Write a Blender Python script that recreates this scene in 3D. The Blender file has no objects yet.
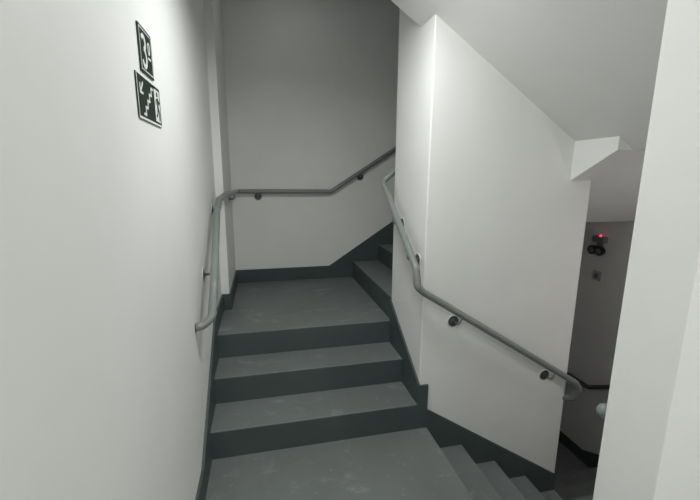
import bpy, bmesh, math
from mathutils import Vector, Matrix

S = bpy.context.scene
COL = S.collection

# ------------------------------------------------------------------ dimensions (metres)
H = 0.175                       # riser
XL, XR = -1.293, 2.34           # left and right walls of the stairwell
YB = 1.89                       # back wall
YN0, YN1 = -1.28, -1.442        # near wall (flight side, hall side)
PX, PY = 1.127, 0.57            # central core wall: x 0..PX, y 0..PY
Y1, G = -0.015, 0.287           # first riser up, tread depth
X0, GD = 0.0577, 0.2688         # first nosing down, tread depth
GU = 0.29
ZQ = 3 * H                      # quarter landing
ZF = -5 * H                     # lower front landing
ZR = -8 * H                     # lower back landing
ZTOP = 3.42
ZC = 2.65                       # ceiling over the floor landing
HALL_Y, HALL_X = -3.7, 2.9
ZBOT = -2.5


# ------------------------------------------------------------------ helpers
def mesh_obj(name, bm, mat, parent=None, smooth=False, kind=None, label=None):
    bmesh.ops.recalc_face_normals(bm, faces=bm.faces[:])
    me = bpy.data.meshes.new(name)
    bm.to_mesh(me)
    bm.free()
    me.materials.append(mat)
    if smooth:
        for f in me.polygons:
            f.use_smooth = True
    o = bpy.data.objects.new(name, me)
    COL.objects.link(o)
    if parent is not None:
        o.parent = parent
        o.matrix_parent_inverse = Matrix.Translation(-parent.location)
    if kind:
        o['kind'] = kind
    if label:
        o['label'] = label
    return o


def thing(name, loc, label, cat, group=None):
    o = bpy.data.objects.new(name, None)
    o.empty_display_size = 0.05
    COL.objects.link(o)
    o.location = loc
    o['label'] = label
    o['category'] = cat
    if group:
        o['group'] = group
    return o


def add_box(bm, x0, x1, y0, y1, z0, z1):
    vs = [bm.verts.new((x, y, z)) for x in (x0, x1) for y in (y0, y1) for z in (z0, z1)]
    for f in ((0, 1, 3, 2), (4, 6, 7, 5), (0, 4, 5, 1), (2, 3, 7, 6), (0, 2, 6, 4), (1, 5, 7, 3)):
        bm.faces.new([vs[i] for i in f])
    return vs


def box_bm(*a):
    bm = bmesh.new()
    add_box(bm, *a)
    return bm


def add_prism(bm, pts, axis, a, b):
    """polygon pts extruded along axis between a and b.  axis 'y': pts (x,z); 'x': pts (y,z); 'z': pts (x,y)"""
    def P(p, t):
        if axis == 'y':
            return (p[0], t, p[1])
        if axis == 'x':
            return (t, p[0], p[1])
        return (p[0], p[1], t)
    A = [bm.verts.new(P(p, a)) for p in pts]
    B = [bm.verts.new(P(p, b)) for p in pts]
    bm.faces.new(A)
    bm.faces.new(B[::-1])
    n = len(pts)
    for i in range(n):
        j = (i + 1) % n
        bm.faces.new([A[i], A[j], B[j], B[i]])


def prism_bm(pts, axis, a, b):
    bm = bmesh.new()
    add_prism(bm, pts, axis, a, b)
    return bm


def bevel_edges(bm, test, w, seg=3):
    bm.edges.ensure_lookup_table()
    es = [e for e in bm.edges if test(e.verts[0].co, e.verts[1].co)]
    if es:
        bmesh.ops.bevel(bm, geom=es, offset=w, segments=seg, profile=0.5, affect='EDGES')


def fillet(pts, rad, n=8):
    pts = [Vector(p) for p in pts]
    out = [pts[0]]
    for i in range(1, len(pts) - 1):
        p = pts[i]
        a, b = pts[i - 1] - p, pts[i + 1] - p
        r = rad[i] if isinstance(rad, (list, tuple)) else rad
        ang = a.angle(b)
        t = min(r / math.tan(ang / 2) if ang > 0.05 else 0.49 * a.length, 0.49 * a.length, 0.49 * b.length)
        s, e = p + a.normalized() * t, p + b.normalized() * t
        for k in range(n + 1):
            u = k / n
            out.append(s * (1 - u) ** 2 + p * 2 * u * (1 - u) + e * u * u)
    out.append(pts[-1])
    return out


def add_tube(bm, pts, r, seg=20, caps=True, round_start=False, round_end=False):
    pts = [Vector(p) for p in pts]
    radii = [r] * len(pts)
    if round_start:
        d = (pts[0] - pts[1]).normalized()
        ext = [(pts[0] + d * r * math.sin(a), r * math.cos(a)) for a in (1.45, 1.2, 0.9, 0.6, 0.3)]
        pts = [e[0] for e in ext] + pts
        radii = [max(e[1], 0.0005) for e in ext] + radii
    if round_end:
        d = (pts[-1] - pts[-2]).normalized()
        base = pts[-1]
        for a in (0.3, 0.6, 0.9, 1.2, 1.45):
            pts.append(base + d * r * math.sin(a))
            radii.append(max(r * math.cos(a), 0.0005))
    n = len(pts)
    tang = []
    for i in range(n):
        a = pts[max(i - 1, 0)]
        b = pts[min(i + 1, n - 1)]
        tang.append((b - a).normalized())
    up = Vector((0, 0, 1)) if abs(tang[0].z) < 0.9 else Vector((1, 0, 0))
    nrm = tang[0].cross(up).normalized()
    rings = []
    for i in range(n):
        nrm = (nrm - tang[i] * nrm.dot(tang[i])).normalized()
        bi = tang[i].cross(nrm)
        rings.append([bm.verts.new(pts[i] + (nrm * math.cos(t) + bi * math.sin(t)) * radii[i])
                      for t in [2 * math.pi * k / seg for k in range(seg)]])
    for i in range(n - 1):
        for k in range(seg):
            bm.faces.new([rings[i][k], rings[i][(k + 1) % seg], rings[i + 1][(k + 1) % seg], rings[i + 1][k]])
    if caps:
        bm.faces.new(rings[0][::-1])
        bm.faces.new(rings[-1])


def tube_bm(pts, r, **k):
    bm = bmesh.new()
    add_tube(bm, pts, r, **k)
    return bm


def add_disc(bm, c, n, profile, seg=28):
    """lathe: profile [(radius, height)] around axis n starting at c"""
    n = Vector(n).normalized()
    c = Vector(c)
    a = n.orthogonal().normalized()
    b = n.cross(a)
    rings = []
    for r, h in profile:
        rings.append([bm.verts.new(c + n * h + (a * math.cos(t) + b * math.sin(t)) * max(r, 0.0003))
                      for t in [2 * math.pi * k / seg for k in range(seg)]])
    for i in range(len(rings) - 1):
        for k in range(seg):
            bm.faces.new([rings[i][k], rings[i][(k + 1) % seg], rings[i + 1][(k + 1) % seg], rings[i + 1][k]])
    bm.faces.new(rings[0][::-1])
    bm.faces.new(rings[-1])


def disc_bm(*a, **k):
    bm = bmesh.new()
    add_disc(bm, *a, **k)
    return bm


# ------------------------------------------------------------------ materials
def lin(c):
    c = c / 255.0
    return c / 12.92 if c <= 0.04045 else ((c + 0.055) / 1.055) ** 2.4


def rgb(r, g, b):
    return (lin(r), lin(g), lin(b), 1.0)


def base_mat(name, col, rough=0.5, metal=0.0, spec=0.5):
    m = bpy.data.materials.new(name)
    m.use_nodes = True
    nt = m.node_tree
    b = nt.nodes['Principled BSDF']
    b.inputs['Base Color'].default_value = col
    b.inputs['Roughness'].default_value = rough
    b.inputs['Metallic'].default_value = metal
    b.inputs['Specular IOR Level'].default_value = spec
    return m, nt, b


def noise(nt, scale, detail=4, rough=0.55, vec=None, stretch=None):
    geo = nt.nodes.new('ShaderNodeNewGeometry')
    src = geo.outputs['Position']
    if stretch:
        mp = nt.nodes.new('ShaderNodeMapping')
        mp.inputs['Scale'].default_value = stretch
        nt.links.new(src, mp.inputs['Vector'])
        src = mp.outputs['Vector']
    n = nt.nodes.new('ShaderNodeTexNoise')
    n.inputs['Scale'].default_value = scale
    n.inputs['Detail'].default_value = detail
    n.inputs['Roughness'].default_value = rough
    nt.links.new(src, n.inputs['Vector'])
    return n.outputs['Fac']


def ramp(nt, fac, p0, c0, p1, c1):
    r = nt.nodes.new('ShaderNodeValToRGB')
    r.color_ramp.elements[0].position = p0
    r.color_ramp.elements[0].color = c0
    r.color_ramp.elements[1].position = p1
    r.color_ramp.elements[1].color = c1
    nt.links.new(fac, r.inputs['Fac'])
    return r.outputs['Color']


def mix(nt, fac, a, b, mode='MIX'):
    m = nt.nodes.new('ShaderNodeMix')
    m.data_type = 'RGBA'
    m.blend_type = mode
    if isinstance(fac, float):
        m.inputs[0].default_value = fac
    else:
        nt.links.new(fac, m.inputs[0])
    for s, i in ((a, 6), (b, 7)):
        if isinstance(s, tuple):
            m.inputs[i].default_value = s
        else:
            nt.links.new(s, m.inputs[i])
    return m.outputs[2]


def bump(nt, b, fac, strength, dist):
    n = nt.nodes.new('ShaderNodeBump')
    n.inputs['Strength'].default_value = strength
    n.inputs['Distance'].default_value = dist
    nt.links.new(fac, n.inputs['Height'])
    nt.links.new(n.outputs['Normal'], b.inputs['Normal'])


def wall_paint(name, col):
    m, nt, b = base_mat(name, col, 0.55, spec=0.35)
    f = noise(nt, 1.6, 5)
    dk = tuple(c * 0.95 for c in col[:3]) + (1.0,)
    c = ramp(nt, f, 0.35, dk, 0.65, col)
    nt.links.new(c, b.inputs['Base Color'])
    bump(nt, b, noise(nt, 260, 3), 0.06, 0.002)
    return m


def floor_paint(name, col, worn):
    m, nt, b = base_mat(name, col, 0.5, spec=0.4)
    f1 = noise(nt, 2.2, 6, 0.6)
    base = ramp(nt, f1, 0.3, tuple(c * 0.88 for c in col[:3]) + (1.0,), 0.72, tuple(c * 1.12 for c in col[:3]) + (1.0,))
    f2 = noise(nt, 5.0, 8, 0.7, stretch=(1.0, 1.6, 1.0))
    sc = ramp(nt, f2, 0.56, (0, 0, 0, 1), 0.70, (0.6, 0.6, 0.6, 1))
    sep = nt.nodes.new('ShaderNodeRGBToBW')
    nt.links.new(sc, sep.inputs['Color'])
    c1 = mix(nt, sep.outputs['Val'], base, worn)
    f3 = noise(nt, 23.0, 3, 0.5)
    sp = ramp(nt, f3, 0.66, (0, 0, 0, 1), 0.74, (0.4, 0.4, 0.4, 1))
    sep2 = nt.nodes.new('ShaderNodeRGBToBW')
    nt.links.new(sp, sep2.inputs['Color'])
    c2 = mix(nt, sep2.outputs['Val'], c1, worn)
    nt.links.new(c2, b.inputs['Base Color'])
    rr = nt.nodes.new('ShaderNodeMapRange')
    rr.inputs['To Min'].default_value = 0.42
    rr.inputs['To Max'].default_value = 0.62
    nt.links.new(f1, rr.inputs['Value'])
    nt.links.new(rr.outputs['Result'], b.inputs['Roughness'])
    bump(nt, b, noise(nt, 60, 4), 0.08, 0.003)
    return m


WALL = wall_paint('off_white_wall_paint', rgb(240, 240, 238))
CEIL = wall_paint('white_ceiling_paint', rgb(236, 236, 234))
FLOOR = floor_paint('grey_floor_paint', rgb(112, 117, 116), rgb(150, 154, 152))
SKIRT = floor_paint('dark_grey_skirting_paint', rgb(72, 82, 82), rgb(80, 90, 90))
RAIL, _nt, _b = base_mat('grey_gloss_rail_paint', rgb(128, 133, 131), 0.32, spec=0.5)
bump(_nt, _b, noise(_nt, 90, 3), 0.03, 0.001)
STEEL, _nt, _b = base_mat('brushed_steel', rgb(150, 152, 152), 0.35, metal=0.9)
bump(_nt, _b, noise(_nt, 300, 2), 0.05, 0.0005)
RIM, _nt, _b = base_mat('pale_rim_reflection', rgb(205, 208, 206), 0.35)  # pale ring stands in for the reflection round the polished rosette
bump(_nt, _b, noise(_nt, 200, 2), 0.03, 0.0005)
DARKROS, _nt, _b = base_mat('dark_reflection_and_shade_tone', rgb(86, 92, 91), 0.4, metal=0.3)  # dark tone painted in: floor reflection in rosettes, shade on the lower rail
bump(_nt, _b, noise(_nt, 200, 2), 0.03, 0.0005)
SIGN_W, _nt, _b = base_mat('white_sign_print', rgb(226, 232, 228), 0.4)
bump(_nt, _b, noise(_nt, 150, 2), 0.02, 0.0005)
SIGN_G, _nt, _b = base_mat('dark_green_sign_face', rgb(14, 32, 26), 0.45)
bump(_nt, _b, noise(_nt, 150, 2), 0.02, 0.0005)
PLASTIC, _nt, _b = base_mat('grey_plastic', rgb(120, 118, 116), 0.45)
bump(_nt, _b, noise(_nt, 150, 2), 0.03, 0.0005)
PLATE, _nt, _b = base_mat('pale_plastic', rgb(172, 170, 168), 0.45)
bump(_nt, _b, noise(_nt, 150, 2), 0.03, 0.0005)
BLACK, _nt, _b = base_mat('black_plastic', rgb(30, 30, 31), 0.35)
bump(_nt, _b, noise(_nt, 150, 2), 0.03, 0.0005)
LENS, _nt, _b = base_mat('lamp_lens', rgb(105, 106, 105), 0.2)
bump(_nt, _b, noise(_nt, 120, 2), 0.05, 0.0005)
LED, _nt, _b = base_mat('red_led', rgb(255, 40, 70), 0.3)
_b.inputs['Emission Color'].default_value = rgb(255, 80, 120)
_b.inputs['Emission Strength'].default_value = 1.1


def structure(name, bm, mat, smooth=False):
    return mesh_obj(name, bm, mat, kind='structure', smooth=smooth)


# ------------------------------------------------------------------ walls
T = 0.2
structure('wall_left', box_bm(XL - T, XL, HALL_Y - T, YB + T, ZBOT, ZTOP), WALL)
structure('wall_back', box_bm(XL, XR + T, YB, YB + T, ZBOT, ZTOP), WALL)
structure('wall_right', box_bm(XR, XR + T, YN1, YB, ZBOT, ZTOP), WALL)
# wall between the descending flight and the hall, its end face towards the left wall
bm = box_bm(0.0, XR, YN1, YN0, ZBOT, ZTOP)
bevel_edges(bm, lambda a, b: abs(a.x) < 1e-6 and abs(b.x) < 1e-6 and abs(a.z - b.z) > 1, 0.002, 2)
structure('wall_near', bm, WALL)
structure('wall_hall_rear', box_bm(XL, HALL_X + T, HALL_Y - T, HALL_Y, -0.2, ZTOP), WALL)
structure('wall_hall_right', box_bm(HALL_X, HALL_X + T, HALL_Y, YN1, -0.2, ZTOP), WALL)
structure('wall_hall_front', box_bm(XR + T, HALL_X + T, YN1, YN1 + 0.16, -0.2, ZTOP), WALL)
# the solid core that the stair winds round
bm = box_bm(0.0, PX, 0.0, PY, ZBOT, ZTOP)
bevel_edges(bm, lambda a, b: abs(a.x) < 1e-6 and abs(b.x) < 1e-6 and abs(a.y) < 1e-6 and abs(b.y) < 1e-6, 0.008, 3)
core = structure('wall_core', bm, WALL)
# shallow pilaster in the back left corner
structure('trim_1', box_bm(XL, -1.232, 1.082, YB, ZQ, ZTOP), WALL)

# ------------------------------------------------------------------ ceilings and soffits
SL = 0.649
ZS0 = 2.471


def zs(x):
    return ZS0 - SL * x


xf = (ZS0 - ZC) / SL            # where the sloped soffit meets the flat ceiling
bm = bmesh.new()
add_box(bm, XL, xf, YN1, 0.19, ZC, ZC + 0.2)
add_box(bm, XL, HALL_X, HALL_Y, YN1, ZC, ZC + 0.2)
structure('ceiling', bm, CEIL)
xe_ = 1.08
bm = bmesh.new()
add_prism(bm, [(xf, ZC), (0.0, zs(0)), (0.0, ZC + 0.2), (xf, ZC + 0.2)], 'y', YN1, 0.19)
add_prism(bm, [(0.0, zs(0)), (xe_, 1.77), (xe_, 2.15), (0.0, ZC + 0.2)], 'y', YN0, 0.0)
structure('ceiling_sloping_soffit', bm, CEIL)
structure('ceiling_landing_soffit', box_bm(xe_, XR, YN0, -0.307, 1.77, 2.1), CEIL)
bm = bmesh.new()
SR = 0.555
zr0 = 1.77 - SR * 0.307
ZK = 1.239
yk = (1.77 - ZK) / SR - 0.307
add_prism(bm, [(-0.307, 1.77), (0.0, zr0), (0.0, 2.1), (-0.307, 2.1)], 'x', 0.97, XR)
add_prism(bm, [(0.0, zr0), (yk, ZK), (yk, 1.42), (0.0, 2.1)], 'x', PX, XR)
add_prism(bm, [(yk, ZK), (YB, ZK), (YB, 1.40), (yk, 1.40)], 'x', PX, XR)
structure('ceiling_stair_soffit', bm, CEIL)
structure('ceiling_shaft', box_bm(XL, XR, YN0, YB, ZTOP, ZTOP + 0.1), CEIL)

# ------------------------------------------------------------------ floors
bm = box_bm(XL, HALL_X, HALL_Y, YN1, -0.2, 0.0)
add_box(bm, XL, 0.0, YN1, YN0, -0.2, 0.0)
add_box(bm, XL, X0, YN0, Y1, -0.2, 0.0)
bmesh.ops.remove_doubles(bm, verts=bm.verts[:], dist=1e-5)
structure('floor', bm, FLOOR)
y3 = Y1 + 2 * G
bm = box_bm(XL, 0.0, y3, YB, ZQ - 0.2, ZQ)
bevel_edges(bm, lambda a, b: abs(a.y - y3) < 1e-5 and abs(b.y - y3) < 1e-5 and abs(a.z - ZQ) < 1e-5 and abs(b.z - ZQ) < 1e-5, 0.006, 2)
QL = structure('floor_quarter_landing', bm, FLOOR)
xd = X0 + 4 * GD
structure('floor_lower_front_landing', box_bm(xd, XR, YN0, 0.03, ZF - 0.2, ZF), FLOOR)
structure('floor_lower_back_landing', box_bm(PX, XR, 0.60, YB, ZR - 0.2, ZR), FLOOR)
structure('floor_bottom', box_bm(XL, XR, YN0, YB, ZBOT - 0.1, ZBOT), FLOOR)


# ------------------------------------------------------------------ stair flights
def paint_risers(o):
    o.data.materials.append(SKIRT)
    for f in o.data.polygons:
        f.material_index = 1 if abs(f.normal.z) < 0.5 else 0
    return o


def step(parent, bm, nose):
    bevel_edges(bm, nose, 0.006, 2)
    return paint_risers(mesh_obj('step', bm, FLOOR, parent))


paint_risers(QL)
fl = thing('stair_flight', (-0.64, 0.0, 0.0), 'short flight of wide grey painted steps straight ahead, rising to the quarter landing', 'stairs')
for i in range(2):
    y = Y1 + i * G
    z = (i + 1) * H
    zb = -0.2 + i * H if i else -0.2
    step(fl, box_bm(XL, 0.0, y, y + G, zb, z),
         lambda a, b: abs(a.y - y) < 1e-5 and abs(b.y - y) < 1e-5 and abs(a.z - z) < 1e-5 and abs(b.z - z) < 1e-5)

fb = thing('stair_flight', (0.004, 1.23, ZQ), 'grey steps turning right off the quarter landing and rising behind the white core wall', 'stairs')
for i in range(4):
    x = 0.004 + i * GU
    z = ZQ + (i + 1) * H
    step(fb, box_bm(x, min(x + GU, PX), PY + 0.001, YB - 0.001, z - 0.36, z),
         lambda a, b: abs(a.x - x) < 1e-5 and abs(b.x - x) < 1e-5 and abs(a.z - z) < 1e-5 and abs(b.z - z) < 1e-5)

fd = thing('stair_flight', (0.6, -0.64, ZF), 'grey steps descending to the right along the front of the white core wall', 'stairs')
for i in range(4):
    x = X0 + i * GD
    z = -(i + 1) * H
    step(fd, box_bm(x, x + GD, YN0 + 0.001, -0.001, z - 0.36, z),
         lambda a, b: abs(a.x - x - GD) < 1e-5 and abs(b.x - x - GD) < 1e-5 and abs(a.z - z) < 1e-5 and abs(b.z - z) < 1e-5)

fr = thing('stair_flight', (1.73, 0.3, ZR), 'shadowed dark steps at lower right, turning away beyond the end of the core wall', 'stairs')
for i in range(2):
    y = 0.03 + i * 0.285
    z = ZF - (i + 1) * H
    step(fr, box_bm(PX, XR, y, y + 0.285, z - 0.36, z),
         lambda a, b: abs(a.y - y - 0.285) < 1e-5 and abs(b.y - y - 0.285) < 1e-5 and abs(a.z - z) < 1e-5 and abs(b.z - z) < 1e-5)

# ------------------------------------------------------------------ skirting (painted band, stands a little proud of the wall)
K = 0.014


def band(name, poly, axis, a, b):
    structure(name, prism_bm(poly, axis, a, b), SKIRT)


SLP = 0.64


def zl(y):
    return 0.15 + SLP * (y + 0.27)


yt = -0.27 + (0.66 - 0.15) / SLP
band('baseboard_left', [(HALL_Y, 0), (HALL_Y, 0.15), (-0.27, 0.15), (yt, 0.66), (1.082, 0.66), (1.082, ZQ), (y3, ZQ),
                        (y3, 0.2), (Y1 + G, 0.18), (Y1, 0.0)], 'x', XL, XL + K)
bm = box_bm(XL + K, -1.232 + K, 1.082 - K, 1.082, ZQ, 0.66)
add_box(bm, -1.232, -1.232 + K, 1.082, YB - K, ZQ, 0.66)
structure('baseboard_pilaster', bm, SKIRT)
sb = (1.124 - 0.661) / (0.444 + 0.258)
band('baseboard_back', [(-1.232, ZQ), (-1.232, 0.661), (-0.258, 0.661), (1.15, 0.661 + sb * 1.408), (1.15, 1.2), (0.004, ZQ)], 'y', YB - K, YB)
# core: up the left face, wrapped round the corner as a square stub, then down the front face
band('baseboard_core_left', [(-K, -0.02), (-K, zl(-K)), (PY, zl(PY)), (PY, ZQ), (y3, 0.2), (Y1 + G, 0.1), (0.0, -0.02)], 'x', -K, 0.0)
bm = box_bm(0.0, 0.059, -K, 0.0, -0.12, 0.304)
structure('baseboard_core_corner', bm, SKIRT)
s2 = (0.128 + 0.559) / (1.113 - 0.059)
band('baseboard_core_front', [(0.059, 0.128), (PX, 0.128 - s2 * (PX - 0.059)), (PX, ZF - 0.02), (0.8, -0.9), (0.059, -0.25)], 'y', -K, 0.0)
band('baseboard_near', [(0.0, -0.05), (0.0, 0.15), (1.15, 0.15 - 0.65 * 1.15), (XR, 0.15 - 0.65 * 1.15), (XR, ZF), (1.15, ZF), (0.1, -0.25)], 'y', YN0, YN0 + K)
band('baseboard_right', [(YN0 + K, ZF), (YN0 + K, ZF + 0.15), (-0.25, ZF + 0.15), (0.885, -1.275), (YB, -1.275), (YB, ZR), (0.55, ZR), (0.03, ZF - 0.1)], 'x', XR - K, XR)
band('baseboard_lower_back', [(PX, ZR), (XR - K, ZR), (XR - K, -1.275), (PX, -1.275)], 'y', YB - K, YB)
band('baseboard_core_end', [(0.0, ZF), (0.0, ZF + 0.22), (PY, ZF + 0.22 - 0.61 * PY), (PY, ZR), (0.5, ZR - 0.02)], 'x', PX, PX + K)

# ------------------------------------------------------------------ handrails
RR = 0.0215


def bracket(parent, wall_pt, n, rail_pt, dark=True, r=0.041):
    """rosette on the wall, arm out and up to the underside of the rail"""
    n = Vector(n)
    w = Vector(wall_pt)
    rp = Vector(rail_pt)
    d = (rp - w).dot(n)
    elbow = w + n * d + Vector((0, 0, 0))
    foot = Vector((rp.x, rp.y, rp.z)) - Vector((0, 0, RR * 0.8))
    arm = mesh_obj('bracket', tube_bm(fillet([w + n * 0.004, elbow, foot], 0.025), 0.0065, seg=12), STEEL, parent, smooth=True)
    bm = disc_bm(w, n, [(r, 0.0), (r, 0.003), (r * 0.96, 0.0055), (r * 0.88, 0.0055), (r * 0.85, 0.003)])
    mesh_obj('rosette_rim', bm, RIM, arm, smooth=False, label='rosette rim with its pale reflection painted in')
    bm = disc_bm(w + n * 0.0031, n, [(r * 0.86, 0.0), (r * 0.84, 0.0015), (r * 0.36, 0.003), (r * 0.33, 0.008), (r * 0.1, 0.009)])
    mesh_obj('rosette', bm, DARKROS, arm, smooth=False, label='rosette face with the dark floor reflection painted in')


# 1: left wall, round the pilaster and along the back wall
left_rail = [(XL, -0.14, 0.866), (-1.256, -0.12, 0.868), (-1.214, -0.10, 0.900), (-1.2085, 0.01, 1.045), (-1.237, 0.62, 1.392), (-1.236, 0.76, 1.452),
             (-1.215, 1.0, 1.474), (-1.182, 1.25, 1.470), (-1.182, YB - 0.07, 1.466), (-0.243, YB - 0.07, 1.461), (1.3, YB - 0.07, 1.461 + 0.640 * 1.543)]
hr = thing('handrail', (XL, 0.0, ZQ), 'long grey tubular handrail along the left wall and across the back wall', 'handrail')
mesh_obj('rail', tube_bm(fillet(left_rail, [0, .06, .07, .1, .15, .1, .1, .1, .07, .10, 0]), RR), RAIL, hr, smooth=True)
bracket(hr, (XL, 0.22, 1.05), (1, 0, 0), (-1.218, 0.22, 1.168))
bracket(hr, (XL, 0.80, 1.375), (1, 0, 0), (-1.233, 0.80, 1.456))
bracket(hr, (-1.232, 1.55, 1.408), (1, 0, 0), (-1.182, 1.55, 1.468))
bracket(hr, (-0.978, YB, 1.412), (0, -1, 0), (-0.978, YB - 0.07, 1.465))
bracket(hr, (0.079, YB, 1.610), (0, -1, 0), (0.079, YB - 0.07, 1.667))

# 2: round the core wall
core_rail = [(0.75, 0.64, 2.25), (-0.07, 0.64, 1.582), (-0.07, -0.045, 1.085), (-0.07, -0.072, 0.985), (-0.03, -0.07, 0.948),
             (1.140, -0.07, 0.2155), (1.178, -0.068, 0.160), (1.168, -0.03, 0.066), (PX, 0.02, 0.056)]
hc = thing('handrail', (0.0, 0.0, 0.0), 'grey tubular handrail bent round the white core wall, dropping along its front', 'handrail')
mesh_obj('rail', tube_bm(fillet(core_rail, [0, .05, .06, .04, .06, .05, .04, .04, 0]), RR), RAIL, hc, smooth=True)


def zc_left(y):
    return 1.085 + (1.582 - 1.085) * (y + 0.045) / 0.685


def zc_front(x):
    return 0.948 - (0.948 - 0.2155) * (x + 0.03) / 1.17


bracket(hc, (0, 0.385, 1.300), (-1, 0, 0), (-0.07, 0.385, zc_left(0.385)))
bracket(hc, (0, 0.098, 1.108), (-1, 0, 0), (-0.07, 0.098, zc_left(0.098)))
bracket(hc, (0.212, 0, 0.721), (0, -1, 0), (0.235, -0.07, zc_front(0.235)))
bracket(hc, (0.937, 0, 0.262), (0, -1, 0), (0.965, -0.07, zc_front(0.965)))

# 3: near wall beside the descending flight, only its rounded end shows
hn = thing('handrail', (0.1, YN0, 0.0), 'pale rounded end of a handrail peeping past the white wall at right', 'handrail')
near_rail = [(0.076, YN0 + 0.065, 0.909), (1.15, YN0 + 0.065, 0.925 - 0.65 * 1.088), (XR - 0.075, YN0 + 0.065, 0.925 - 0.65 * 1.088)]
mesh_obj('rail', tube_bm(fillet(near_rail, 0.08), 0.024, round_start=True), RAIL, hn, smooth=True)
bracket(hn, (0.3, YN0, 0.69), (0, 1, 0), (0.3, YN0 + 0.065, 0.925 - 0.65 * 0.238))
bracket(hn, (1.0, YN0, 0.235), (0, 1, 0), (1.0, YN0 + 0.065, 0.925 - 0.65 * 0.938))

# 4: dark wall at the lower right, rail colour darkened to paint its shade in
hd = thing('handrail', (XR, 0.6, ZR), 'handrail with its shade painted in, on the shadowed wall beyond the end of the core wall', 'handrail')
dark_rail = [(XR - 0.07, -0.6, -0.51 + 0.59 * 1.46), (XR - 0.07, 0.86, -0.51), (XR - 0.07, YB - 0.08, -0.51)]
mesh_obj('rail', tube_bm(fillet(dark_rail, 0.1), RR), DARKROS, hd, smooth=True)
bracket(hd, (XR, 1.45, -0.58), (-1, 0, 0), (XR - 0.07, 1.45, -0.51))
bracket(hd, (XR, 0.3, -0.19), (-1, 0, 0), (XR - 0.07, 0.3, -0.51 + 0.59 * 0.56))


# ------------------------------------------------------------------ signs on the left wall (u = along the wall away from camera, w = up)
def flat(poly_list, d0, d1, oy, oz, layered=True):
    bm = bmesh.new()
    for k, poly in enumerate(poly_list):
        dk = (0.00002 * k) if layered else 0.0
        add_prism(bm, [(oy + u, oz + w) for u, w in poly], 'x', XL + d0, XL + d1 + dk)
    bmesh.ops.triangulate(bm, faces=[f for f in bm.faces if len(f.verts) > 4])
    return bm


def rect(u0, w0, u1, w1):
    return [(u0, w0), (u1, w0), (u1, w1), (u0, w1)]


def stroke(pts, wd):
    """mitred thick polyline as joined quads"""
    P = [Vector(p) for p in pts]
    L, Rr_ = [], []
    for i, p in enumerate(P):
        d0 = (p - P[i - 1]).normalized() if i else None
        d1 = (P[i + 1] - p).normalized() if i < len(P) - 1 else None
        d = ((d0 or d1) + (d1 or d0)).normalized()
        n = Vector((-d.y, d.x))
        ref = d1 or d0
        k = max(abs(n.dot(Vector((-ref.y, ref.x)))), 0.4)
        L.append(tuple(p + n * wd / 2 / k))
        Rr_.append(tuple(p - n * wd / 2 / k))
    return [[L[i], L[i + 1], Rr_[i + 1], Rr_[i]] for i in range(len(P) - 1)]


def ring(cx, cy, rx, ry, wd, n=20):
    o = arc(cx, cy, rx + wd / 2, ry + wd / 2, 0, 360, n)
    i = arc(cx, cy, rx - wd / 2, ry - wd / 2, 0, 360, n)
    return [[o[k], o[k + 1], i[k + 1], i[k]] for k in range(n)]


def arc(cx, cy, rx, ry, a0, a1, n=14):
    return [(cx + rx * math.cos(math.radians(a0 + (a1 - a0) * i / n)), cy + ry * math.sin(math.radians(a0 + (a1 - a0) * i / n))) for i in range(n + 1)]


def frame(u0, w0, u1, w1, t):
    return [rect(u0, w0, u1, w0 + t), rect(u0, w1 - t, u1, w1), rect(u0, w0 + t, u0 + t, w1 - t), rect(u1 - t, w0 + t, u1, w1 - t)]


# upper sign: 3 and ordinal o
SW, SH = 0.146, 0.140
oy, oz = -0.694, 1.942
sg = thing('sign', (XL, oy + SW / 2, oz), 'upper dark green floor sign reading 3º on the left wall', 'sign')
mesh_obj('panel', flat([rect(0, 0, SW, SH)], 0.001, 0.005, oy, oz), SIGN_G, sg)
mesh_obj('border', flat(frame(0.007, 0.007, SW - 0.007, SH - 0.007, 0.0032), 0.005, 0.0057, oy, oz, False), SIGN_W, sg, label='thin white border line')
num = stroke(arc(0.046, 0.0935, 0.0195, 0.0190, 155, -92), 0.0135) + stroke(arc(0.046, 0.0470, 0.0225, 0.0265, 92, -158), 0.0135)
mesh_obj('numeral', flat(num, 0.005, 0.0058, oy, oz), SIGN_W, sg, label='white numeral 3')
orr = ring(0.106, 0.090, 0.0105, 0.0165, 0.0075) + [rect(0.091, 0.0545, 0.121, 0.0615)]
mesh_obj('ordinal_mark', flat(orr, 0.005, 0.0058, oy, oz, False), SIGN_W, sg, label='white ordinal mark, a small ring over a bar')

# lower sign: arrow, stair and running figure at a door
LW, LH = 0.268, 0.133
oy, oz = -0.759, 1.793
sg = thing('sign', (XL, oy + LW / 2, oz), 'lower dark green exit sign with arrow, stairs and running figure on the left wall', 'sign')
mesh_obj('panel', flat([rect(0, 0, LW, LH)], 0.001, 0.005, oy, oz), SIGN_G, sg)
bd = frame(0.0, 0.0, LW, LH, 0.0032) + [rect(0.0032, 0.0032, LW - 0.0032, 0.0065)]
mesh_obj('border', flat(bd, 0.005, 0.0057, oy, oz, False), SIGN_W, sg, label='thin white border line')
arr = stroke([(0.062, 0.113), (0.034, 0.084)], 0.0075) + stroke([(0.029, 0.107), (0.029, 0.079), (0.058, 0.079)], 0.0075)
mesh_obj('arrow', flat(arr, 0.005, 0.0058, oy, oz), SIGN_W, sg, label='white arrow pointing down left')
zz = []
u, w = 0.050, 0.018
pts = [(u, w)]
for k in range(4):
    u += 0.0255
    pts.append((u, w))
    w += 0.0235
    pts.append((u, w))
pts.append((u + 0.024, w))
mesh_obj('stair_symbol', flat(stroke(pts, 0.0075), 0.005, 0.0058, oy, oz), SIGN_W, sg, label='white zigzag stair line')
door = [rect(0.190, 0.014, 0.255, 0.121)]
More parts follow.
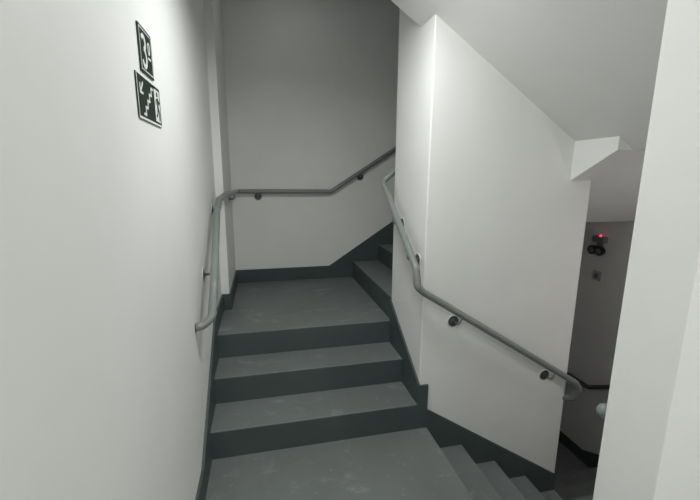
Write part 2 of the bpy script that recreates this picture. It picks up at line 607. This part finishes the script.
dr = mesh_obj('door_symbol', flat(door, 0.005, 0.0056, oy, oz), SIGN_W, sg, label='white doorway rectangle')
fig = [arc(0.224, 0.106, 0.0085, 0.0085, 0, 342, 18)]
fig += stroke([(0.229, 0.093), (0.224, 0.062)], 0.016)                         # trunk
fig += stroke([(0.226, 0.064), (0.243, 0.046), (0.240, 0.020)], 0.0105)        # leading leg
fig += stroke([(0.223, 0.064), (0.219, 0.042), (0.203, 0.030)], 0.0085)        # trailing leg
fig += stroke([(0.232, 0.092), (0.245, 0.078), (0.251, 0.084)], 0.006)         # arm
fig += stroke([(0.226, 0.092), (0.208, 0.086), (0.203, 0.071)], 0.006)         # arm
mesh_obj('figure_symbol', flat(fig, 0.0056, 0.0063, oy, oz), SIGN_G, dr, label='dark green running figure')

# ------------------------------------------------------------------ emergency light and switch on the right wall
el = thing('emergency_light', (XR, 1.0, 0.95), 'twin-head emergency light with a glowing red dot on the shadowed far wall', 'emergency light')
bm = box_bm(XR - 0.055, XR, 0.925, 1.065, 0.985, 1.045)
bmesh.ops.bevel(bm, geom=bm.edges[:], offset=0.008, segments=3, profile=0.5, affect='EDGES')
add_box(bm, XR - 0.02, XR, 0.97, 1.03, 0.90, 0.985)
mesh_obj('housing', bm, PLASTIC, el)
bm = bmesh.new()
bmesh.ops.create_uvsphere(bm, u_segments=16, v_segments=10, radius=0.013)
bmesh.ops.translate(bm, vec=(XR - 0.05, 0.97, 1.056), verts=bm.verts[:])
mesh_obj('indicator_light', bm, LED, el, smooth=True, label='glowing red indicator')
for yy in (0.960, 1.045):
    bm = disc_bm((XR - 0.002, yy, 0.908), (-1, 0, -0.1), [(0.024, 0.0), (0.040, 0.018), (0.047, 0.055), (0.045, 0.065), (0.040, 0.066)])
    hd_ = mesh_obj('lamp_head', bm, BLACK, el)
    mesh_obj('lens', disc_bm((XR - 0.068, yy, 0.9014), (-1, 0, -0.1), [(0.030, 0.0), (0.026, 0.005), (0.012, 0.008)]), LENS, hd_, smooth=True, label='grey lens')
sw = thing('wall_switch', (XR, 0.995, 0.59), 'small square switch plate below the emergency light on the shadowed wall', 'switch')
bm = box_bm(XR - 0.010, XR, 0.948, 1.045, 0.593, 0.69)
bmesh.ops.bevel(bm, geom=bm.edges[:], offset=0.004, segments=2, profile=0.5, affect='EDGES')
mesh_obj('plate', bm, PLATE, sw)
bm = box_bm(XR - 0.019, XR - 0.0101, 0.976, 1.017, 0.618, 0.665)
bmesh.ops.bevel(bm, geom=bm.edges[:], offset=0.003, segments=2, profile=0.5, affect='EDGES')
mesh_obj('rocker', bm, PLASTIC, sw)


# ------------------------------------------------------------------ light
def area(name, loc, size, power, col=(1, 1, 1), rot=(0, 0, 0)):
    l = bpy.data.lights.new(name, 'AREA')
    if isinstance(size, tuple):
        l.shape = 'RECTANGLE'
        l.size, l.size_y = size
    else:
        l.shape = 'DISK'
        l.size = size
    l.energy = power
    l.color = col
    o = bpy.data.objects.new(name, l)
    COL.objects.link(o)
    o.location = loc
    o.rotation_euler = rot
    return o


area('ceiling_lamp_light', (-0.55, -0.42, ZC - 0.06), 0.36, 16.5, (0.97, 1.0, 0.98))
area('hall_lamp_light', (-1.0, -2.5, ZC - 0.05), 0.36, 11, (0.975, 1.0, 0.95))
area('hall_lamp_light', (0.5, -2.9, ZC - 0.05), 0.36, 21, (0.985, 1.0, 0.95))
area('upper_stair_fill_light', (-0.6, 1.2, ZTOP - 0.04), 0.36, 0.9, (0.97, 1.0, 0.98))  # added fill in the unseen shaft, lifts the back wall
area('landing_fill_light', (1.75, YN0 + 0.03, 0.95), 0.2, 3.5, (1.0, 0.93, 0.92), (math.radians(90), 0, 0))  # added fill hidden behind the near wall, brightens soffit and core front

w = bpy.data.worlds.new('world')
S.world = w
w.use_nodes = True
w.node_tree.nodes['Background'].inputs['Color'].default_value = (0.0, 0.0, 0.0, 1)
w.node_tree.nodes['Background'].inputs['Strength'].default_value = 0.0

# ------------------------------------------------------------------ camera
PITCH, YAW, ROLL, F = -0.19414, 0.22667, 0.00536, 379.466
cy, sy, cp, sp = math.cos(YAW), math.sin(YAW), math.cos(PITCH), math.sin(PITCH)
fw = Vector((sy * cp, cy * cp, sp))
rt = Vector((cy, -sy, 0))
up = rt.cross(fw)
cr, sr = math.cos(ROLL), math.sin(ROLL)
r2 = rt * cr + up * sr
u2 = up * cr - rt * sr
cam = bpy.data.cameras.new('camera')
cam.sensor_fit = 'HORIZONTAL'
cam.sensor_width = 36
cam.lens = F / 700 * 36
cam.clip_start = 0.02
co = bpy.data.objects.new('camera', cam)
COL.objects.link(co)
M = Matrix(((r2.x, u2.x, -fw.x, -0.93865), (r2.y, u2.y, -fw.y, -2.07044), (r2.z, u2.z, -fw.z, 1.62439), (0, 0, 0, 1)))
co.matrix_world = M
S.camera = co

S.view_settings.view_transform = 'Standard'
S.view_settings.look = 'None'
S.view_settings.gamma = 1.0
S.view_settings.exposure = 0.0
S.view_settings.use_curve_mapping = False
